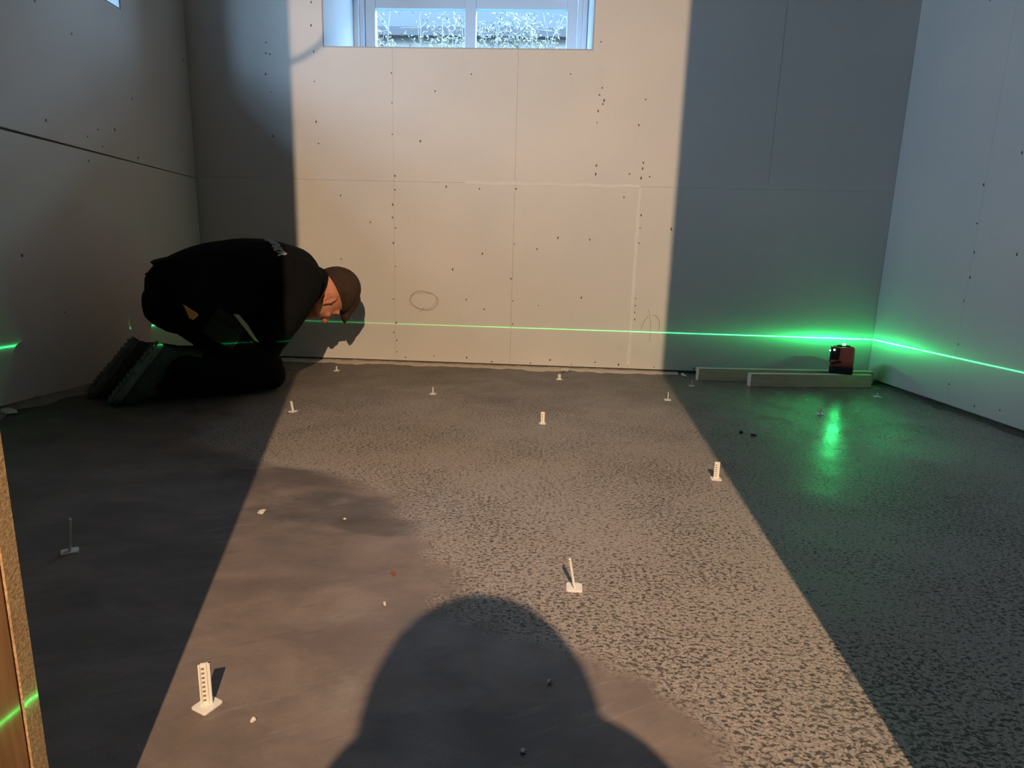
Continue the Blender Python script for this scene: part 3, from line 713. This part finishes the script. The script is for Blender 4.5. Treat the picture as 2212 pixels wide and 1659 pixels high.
def hand(bm, wrist, fwd, palm_n, thumb_side, curl=.35, scale=1.0):
    """palm, four unequal bent fingers and a thumb leaving the side of the palm"""
    fwd = fwd.normalized(); pn = (palm_n - fwd*palm_n.dot(fwd)).normalized(); sd = fwd.cross(pn)*thumb_side
    k = scale
    limb(bm, [wrist, wrist+fwd*.045*k, wrist+fwd*.085*k], [(.027*k, .017*k), (.038*k, .015*k), (.040*k, .013*k)], sd, 14)
    for i, (off, L) in enumerate(((.029, .072), (.010, .080), (-.010, .075), (-.028, .058))):
        p = wrist + fwd*.085*k + sd*off*k; d = (fwd + sd*off*1.5).normalized(); pts = [p - d*.02*k, p]
        a = 0
        for seg_, fr in enumerate((.45, .32, .23)):
            a += curl*(1+.25*seg_); dd = d*math.cos(a) + pn*math.sin(a); pts.append(pts[-1] + dd*L*fr*k)
        limb(bm, pts, [.0095*k, .0098*k, .0088*k, .0080*k, .0068*k], sd, 10)
    p = wrist + fwd*.028*k + sd*.028*k
    limb(bm, [p, p + (fwd*.5+sd*.7+pn*.25).normalized()*.038*k, p + (fwd*.5+sd*.7+pn*.25).normalized()*.038*k + (fwd*.85+sd*.25+pn*.4).normalized()*.048*k], [.014*k, .0115*k, .0085*k], sd, 10)
def head_shapes(bm, c, up, f, right, k=1.0, neck_to=None, ears=True):
    """adult head about the point c: up to the crown, f to the face"""
    up, f, right = up.normalized(), f.normalized(), right.normalized()
    ax = (right, f, up); P = lambda r_, f_, u_: c + right*r_*k + f*f_*k + up*u_*k
    ell(bm, P(0, -.012, .040), (.074*k, .096*k, .088*k), ax, 28, 18)             # cranium
    ell(bm, P(0, .020, -.030), (.062*k, .068*k, .082*k), ax, 24, 16)             # face
    ell(bm, P(0, .052, -.088), (.030*k, .026*k, .024*k), ax)                     # chin
    for s in (-1, 1):
        ell(bm, P(.046*s, .020, -.062), (.020*k, .038*k, .026*k), ax)            # jaw
        ell(bm, P(.036*s, .062, -.022), (.022*k, .020*k, .018*k), ax)            # cheek
        ell(bm, P(.030*s, .076, .026), (.024*k, .012*k, .009*k), ax)             # brow
        ell(bm, P(.030*s, .070, .008), (.013*k, .012*k, .010*k), ax)             # eye
        if ears:
            ea = (right*s*.45 - f*.9).normalized()
            for q in range(10):                                                  # rim of the ear
                a = math.radians(-60 + 34*q); ell(bm, P(.078*s, -.012-.016*math.cos(a), -.012+.030*math.sin(a)), (.0065*k, .007*k, .007*k), ax, 10, 8)
            ell(bm, P(.073*s, -.010, -.012), (.005*k, .014*k, .024*k), ax, 10, 8)
            ell(bm, P(.077*s, -.002, -.042), (.006*k, .009*k, .010*k), ax, 10, 8)
    limb(bm, [P(0, .080, .018), P(0, .092, -.004), P(0, .106, -.026)], [.010*k, .012*k, .015*k], right, 10)     # nose
    ell(bm, P(0, .096, -.030), (.019*k, .010*k, .009*k), ax)
    ell(bm, P(0, .076, -.056), (.024*k, .010*k, .006*k), ax); ell(bm, P(0, .074, -.066), (.021*k, .010*k, .006*k), ax)   # lips
    if neck_to is not None: limb(bm, [P(0, -.030, -.02), P(0, -.035, -.085), neck_to], [(.056*k, .058*k), (.058*k, .060*k), (.075*k, .075*k)], right, 18)
    return P

# the kneeling man: profile towards the camera, bent forward over his knees
K = Frame(-1.523, 1.998, .739, .674)
W_ = K.v
hc = K(.795, .0, .362); hup = K.d(.96, 0, .28).normalized(); hy = math.radians(12)
hf = (K.d(.28, 0, -.96).normalized()*math.cos(hy) - W_*math.sin(hy)); HR = hf.cross(hup)
bm = bmesh.new()
HP = head_shapes(bm, hc, hup, hf, HR, .98, K(.69, 0, .415))
limb(bm, [K(.23, 0, .34), K(.34, 0, .43), K(.47, 0, .465), K(.58, 0, .455), K(.67, 0, .42)], [(.12, .08), (.115, .085), (.125, .09), (.14, .09), (.12, .08)], W_)
ARM = {}
for s in (1, -1):
    sh = K(.640, .160*s, .430); el_ = K(.535, .165*s, .245); wr = K(.500, .090*s, .125)
    if s < 0: el_ = K(.560, -.250, .225); wr = K(.568, -.235, .105)
    ARM[s] = (sh, el_, wr)
    limb(bm, [K(.62, .08*s, .44), sh, el_, wr], [.06, .052, .042, .028], W_)
    hand(bm, wr, K.d(.10, -.35*s, -.75), K.d(-.7, -.1*s, -.2), -s, .5, .85)
    b_ = -.05 if s < 0 else 0
    hip = K(.245, .075*s, .33); kw = 1.75 if s < 0 else 1.0; kn = K(.500, .100*s*kw, .080); an = K(.195+b_, .085*s, .135)
    limb(bm, [hip, K(.40, .095*s*kw, .21), kn], [.085, .075, .055], W_)
    limb(bm, [kn, K(.38, .095*s*(kw*.5+.5), .095), an], [.055, .044, .022], W_)
    limb(bm, [an, K(.12+b_, .085*s, .11), K(.05+b_, .085*s, .045)], [.022, .026, .022], W_)
man = weld(bm, 'person', M_SKIN, None, .0055, 4)
tag(man, 'man in black work clothes kneeling bent forward, head low, near the left wall', 'person')
# hair: short sides, longer top brushed forward to a peak over the forehead
bm = bmesh.new(); ax = (HR, hf.normalized(), hup.normalized())
ell(bm, HP(0, -.010, .052), (.080, .104, .116), ax, 32, 22)
limb(bm, [HP(0, .045, .120), HP(0, .085, .090), HP(.006, .112, .072), HP(.010, .150, .050)], [(.058, .034), (.046, .030), (.030, .018), (.006, .005)], HR)
nrm = (K.d(-.90, 0, -.16)).normalized()
hair = weld(bm, 'hair', M_HAIR, man, .0045, 3, .0016, 70, cuts=((HP(0, -.05, .030), (-hup.normalized() + hf.normalized()*.14).normalized()),))
# shirt: torso, short stand of the collar, long sleeves
bm = bmesh.new()
limb(bm, [K(.235, 0, .400), K(.31, 0, .437), K(.40, 0, .462), K(.485, 0, .470), K(.575, 0, .465), K(.655, 0, .452), K(.712, 0, .416)],
     [(.165, .105), (.160, .112), (.165, .113), (.175, .120), (.190, .122), (.180, .112), (.105, .088)], W_, 24)
limb(bm, [K(.30, 0, .35), K(.42, 0, .355), K(.54, 0, .365), K(.64, 0, .375)], [(.14, .10), (.15, .11), (.15, .10), (.11, .07)], W_, 20)
limb(bm, [K(.64, 0, .43), K(.72, 0, .402), K(.80, 0, .365)], [(.115, .11), (.090, .098), (.082, .092)], W_, 20)
for s in (1, -1):
    sh, el_, wr = ARM[s]
    ell(bm, sh + K.d(.0, -.005*s, .01), (.078, .078, .078))
    limb(bm, [K(.62, .10*s, .44), sh, sh.lerp(el_, .5)+K.d(.01, .012*s, 0), el_, wr.lerp(el_, .5), wr], [.085, .074, .066, .060, .050, .040], W_)
limb(bm, [K(.34, -.03, .275), K(.42, -.03, .262), K(.50, -.04, .250)], [(.15, .10), (.16, .10), (.16, .10)], W_, 18)      # hidden bulk added in the lap to block stray laser light
# rucked hem over the small of the back
limb(bm, [K(.235, .09, .470), K(.178, .085, .486), K(.160, .085, .488)], [.020, .010, .004], W_, 10)
limb(bm, [K(.235, -.03, .480), K(.190, -.03, .482)], [.030, .010], W_, 10)
ncut = K.d(.86, 0, -.50).normalized()
shirt = weld(bm, 'shirt', M_BLACK, man, .007, 5, .0045, 13, cuts=((K(.752, 0, .385), ncut),))
def flap(name, poly, w0, w1, mat, par):
    bm = bmesh.new(); prism(bm, poly, lambda a, b, t: K(a, t, b), w0, w1); bevel(bm, .004, 2); return fin(bm, name, mat, par, True)
flap('shirt_hem', [(.160, .489), (.176, .499), (.215, .510), (.26, .500), (.235, .455), (.188, .462), (.178, .474)], -.06, .12, M_BLACK, shirt)
bm = bmesh.new()                                                 # collar band
rng = []
cx_, cn = K(.748, 0, .387), ncut; e1 = W_; e2 = cn.cross(e1).normalized()
ringp = [cx_ + e1*.080*math.cos(2*math.pi*k/26) + e2*.088*math.sin(2*math.pi*k/26) for k in range(27)]
tube(bm, ringp, .009, 10); fin(bm, 'collar', M_BLACK, shirt, True)
# printed word across the shoulder blades, too small to read: short strokes lying on the cloth
bt = BVHTree.FromPolygons([v.co for v in shirt.data.vertices], [p.vertices for p in shirt.data.polygons])
bm = bmesh.new(); rt_ = random.Random(5)
def onshirt(s_, w_):
    h = bt.ray_cast(K(s_, w_, 1.2), Vector((0, 0, -1)))
    return (h[0] + h[1]*.0012) if h[0] else None
for k in range(15):
    w_ = -.035 + k*.0135; s_ = .552 + .0010*k
    for j in range(rt_.choice((1, 2, 2))):
        a = rt_.uniform(-.006, .006); q = [onshirt(s_ + t_*rt_.uniform(.016, .024) + a, w_ + rt_.uniform(-.004, .004) + j*.006) for t_ in (-.8, 0, .8)]
        if all(q): tube(bm, q, .0028, 4)
fin(bm, 'printed_lettering', M_TEXT, shirt)
# trousers
bm = bmesh.new()
ell(bm, K(.245, 0, .365), (.150, .115, .118), (W_, K.u, Vector((0, 0, 1))), 24, 16)
for s in (1, -1):
    b_ = -.05 if s < 0 else 0
    kw = 1.75 if s < 0 else 1.0
    ell(bm, K(.220, .072*s, .335), (.084, .098, .100), (W_, K.u, Vector((0, 0, 1))))
    limb(bm, [K(.235, .078*s, .340), K(.33, .090*s*kw, .270), K(.42, .098*s*kw, .185), K(.490, .104*s*kw, .100)], [(.090, .100), (.084, .098), (.076, .090), (.072, .078)], W_, 20)
    limb(bm, [K(.490, .104*s*kw, .082), K(.41, .100*s*kw, .082), K(.32, .096*s*(kw*.5+.5), .090), K(.210+b_*.9, .088*s, .122)], [(.072, .078), (.072, .074), (.066, .070), (.058, .058)], W_, 18)
    limb(bm, [K(.44, .102*s*kw, .050), K(.30, .098*s*(kw*.5+.5), .050), K(.17+b_, .090*s, .046)], [(.066, .050), (.062, .050), (.048, .044)], W_, 16)
    ell(bm, K(.520, .104*s*kw, .062), (.066, .055, .060), (W_, K.u, Vector((0, 0, 1))))
limb(bm, [K(.175, .10, .425), K(.142, .105, .440), K(.126, .105, .447)], [.016, .012, .003], W_, 10)     # pocket flap standing off
trousers = weld(bm, 'trousers', M_TROUSER, man, .007, 5, .0050, 15, cuts=((Vector((0, 0, .003)), Vector((0, 0, -1))),))
flap('belt_tab', [(.122, .448), (.140, .460), (.172, .462), (.20, .440), (.17, .425), (.148, .432)], .06, .125, M_TROUSER, trousers)
bm = bmesh.new()                                                # thigh pocket
Mx = Matrix.Identity(4); Mx.translation = K(.345, .166, .255)
tang = K.d(.80, 0, -.60); up_ = K.d(.60, 0, .80); tv = (tang.normalized(), W_, up_.normalized())
for j in range(3):
    for i in range(3): Mx[i][j] = tv[j][i]
box(bm, (-.062, -.012, -.055), (.062, .016, .052), 0, Mx); bevel(bm, .010, 3); pocket = fin(bm, 'thigh_pocket', M_POCKET, trousers, True)
bm = bmesh.new(); box(bm, (-.066, .010, .020), (.066, .020, .056), 0, Mx); bevel(bm, .004, 2); fin(bm, 'pocket_flap', M_POCKET, pocket, True)
# boots
for s in (1, -1):
    b_ = -.05 if s < 0 else 0.0
    heel, toe = K(.146+b_, .085*s, .206), K(.000+b_, .085*s, .024)
    ax_f = (toe-heel).normalized(); nrm_ = K.d(.82, 0, -.57); nrm_ = (nrm_ - ax_f*nrm_.dot(ax_f)).normalized()   # from the sole to the instep
    bm = bmesh.new()
    limb(bm, [heel+nrm_*.036+ax_f*.030, heel+nrm_*.036+ax_f*.10, heel+nrm_*.032+ax_f*.17, heel+nrm_*.026+ax_f*.215], [(.042, .040), (.046, .046), (.052, .042), (.046, .030)], W_, 18)
    limb(bm, [heel+nrm_*.045+ax_f*.040, K(.200+b_, .086*s, .145), K(.265+b_, .090*s, .125)], [(.042, .042), (.046, .046), (.052, .052)], W_, 18)
    limb(bm, [heel+nrm_*.050+ax_f*.17, K(.12+b_, .085*s, .030)], [(.040, .026), (.030, .022)], W_, 14)
    boot = weld(bm, 'boot', M_BOOT, man, .006, 4, .0015, 30, cuts=((Vector((0, 0, .002)), Vector((0, 0, -1))),))
    bm = bmesh.new(); out = []
    for t_, hw in ((-.004, .022), (.012, .033), (.045, .037), (.09, .036), (.14, .041), (.19, .047), (.228, .043), (.252, .026), (.258, .012)):
        out.append((t_, hw))
    poly = [(t_, hw) for t_, hw in out] + [(t_, -hw) for t_, hw in out[::-1]]
    prism(bm, poly, lambda a, b, t: heel + ax_f*a + W_*b + nrm_*t, -.010, .012); bevel(bm, .003, 1)
    sole = fin(bm, 'sole', M_RUBBER, boot)
    for i in range(13):                                          # tread bars
        t_ = .012 + i*.0185
        if .098 < t_ < .120: continue
        hw = .028 if i < 5 else .034
        bm = bmesh.new()
        prism(bm, [(t_, -hw), (t_+.009, -hw), (t_+.009, hw), (t_, hw)], lambda a, b, t: heel + ax_f*a + W_*b + nrm_*t, -.0150, -.009)
        fin(bm, 'tread', M_RUBBER, sole)
# tools in his pockets
def slab(name, label, cat, poly, wo, th, mat):
    bm = bmesh.new(); prism(bm, poly, lambda a, b, t: K(a, wo+t, b), 0, th); bevel(bm, .0015, 1); o = fin(bm, name, mat); return tag(o, label, cat)
slab('wooden_handle', 'tan wooden tool end sticking out at the kneeling man\'s hip', 'tool handle', [(.214, .351), (.232, .300), (.243, .293), (.262, .309), (.258, .318)], .156, .020, M_ORANGE)
slab('folding_rule', 'pale folding rule slanting across the kneeling man\'s thigh, green laser on it', 'folding rule', [(.372, .312), (.384, .296), (.440, .212), (.456, .204), (.420, .272), (.392, .310)], .184, .007, M_BEIGE)

# the person taking the picture: kneeling in the doorway behind the camera, seen only as a shadow
B = Frame(.070, -.22, -.02, 1.0)
R_ = B.v
c2 = B(.0, 0, .682); up2 = B.d(.22, 0, .97); f2 = B.d(.97, 0, -.22)
bm = bmesh.new()
HP2 = head_shapes(bm, c2, up2, f2, R_, 1.0, B(-.09, 0, .56))
limb(bm, [B(-.30, 0, .24), B(-.27, 0, .36), B(-.20, 0, .47), B(-.11, 0, .545)], [(.14, .10), (.13, .095), (.15, .10), (.15, .08)], R_)
A2 = {}
for s in (1, -1):
    sh = B(-.03, .165*s, .520)
    if s > 0: el_ = B(-.02, .27, .41); wr = B(.085, .150, .520)
    else: el_ = B(-.06, -.26, .36); wr = B(.040, -.165, .480)
    A2[s] = (sh, el_, wr)
    limb(bm, [B(-.11, .09*s, .54), sh, el_, wr], [.060, .052, .042, .029], R_)
    tgt = Vector((.052+.062*s, -.045, .500)); hand(bm, wr, tgt-wr, B.d(.1, -.9*s, -.3), s, .75, .85)
    kn = B(.13, .15*s, .08); an = B(-.30, .12*s, .08)
    limb(bm, [B(-.28, .09*s, .22), B(-.08, .13*s, .17), kn], [.095, .080, .060], R_)
    limb(bm, [kn, B(-.1, .14*s, .06), an], [.055, .052, .038], R_); limb(bm, [an, B(-.42, .12*s, .045), B(-.50, .12*s, .035)], [.034, .032, .026], R_)
pers = weld(bm, 'person', M_SKIN, None, .007, 4)
tag(pers, 'person kneeling in the doorway holding the phone, only the shadow of the head in view', 'person')
bm = bmesh.new(); ax2 = (R_, f2.normalized(), up2.normalized())
ell(bm, HP2(0, -.016, .042), (.082, .106, .097), ax2, 28, 20)
weld(bm, 'hair', M_HAIR, pers, .006, 3, .0015, 60, cuts=((HP2(0, 0, .0), (-up2 + f2*.5).normalized()),))
bm = bmesh.new()
limb(bm, [B(-.31, 0, .26), B(-.28, 0, .36), B(-.21, 0, .48), B(-.11, 0, .55)], [(.165, .125), (.160, .12), (.185, .125), (.150, .095)], R_, 22)
limb(bm, [B(-.12, 0, .55), B(-.085, 0, .600)], [(.10, .095), (.075, .080)], R_, 18)
ell(bm, Vector((.105, -.13, .556)), (.092, .070, .086)); ell(bm, Vector((.015, -.13, .545)), (.085, .070, .082)); limb(bm, [B(-.10, 0, .54), B(.08, 0, .545)], [(.13, .09), (.10, .07)], R_, 18)
for s in (1, -1):
    sh, el_, wr = A2[s]; limb(bm, [B(-.11, .10*s, .54), sh, el_, wr.lerp(el_, .4), wr.lerp(el_, .08)], [.090, .078, .060, .052, .040], R_)
weld(bm, 'jacket', M_BLACK, pers, .008, 5, .004, 13)
bm = bmesh.new(); ell(bm, B(-.30, 0, .235), (.17, .14, .125), (R_, B.u, Vector((0, 0, 1))))
for s in (1, -1):
    limb(bm, [B(-.28, .09*s, .23), B(-.08, .135*s, .185), B(.12, .15*s, .095)], [.110, .095, .078], R_)
    limb(bm, [B(.12, .15*s, .082), B(-.08, .14*s, .078), B(-.28, .122*s, .080)], [.074, .070, .052], R_)
weld(bm, 'trousers', M_TROUSER, pers, .008, 5, .004, 15, cuts=((Vector((0, 0, .003)), Vector((0, 0, -1))),))
for s in (1, -1):
    bm = bmesh.new(); limb(bm, [B(-.26, .12*s, .075), B(-.33, .12*s, .07), B(-.44, .12*s, .052), B(-.52, .12*s, .042)], [(.046, .046), (.044, .05), (.048, .040), (.040, .030)], R_)
    weld(bm, 'boot', M_BOOT, pers, .007, 4, cuts=((Vector((0, 0, .003)), Vector((0, 0, -1))),))
ph = empty('phone', (.052, -.014, .50)); tag(ph, 'black phone held out by the person in the doorway, taking the picture', 'phone')
bm = bmesh.new(); box(bm, (-.074, -.004, -.036), (.074, .004, .036)); bevel(bm, .003, 2); fin(bm, 'phone_body', M_DBLK, ph, True)
bm = bmesh.new(); box(bm, (-.070, -.0046, -.033), (.070, -.0038, .033)); fin(bm, 'screen', simple('dark_glass', (.02, .02, .025), .1, .5, .02, 10), ph)
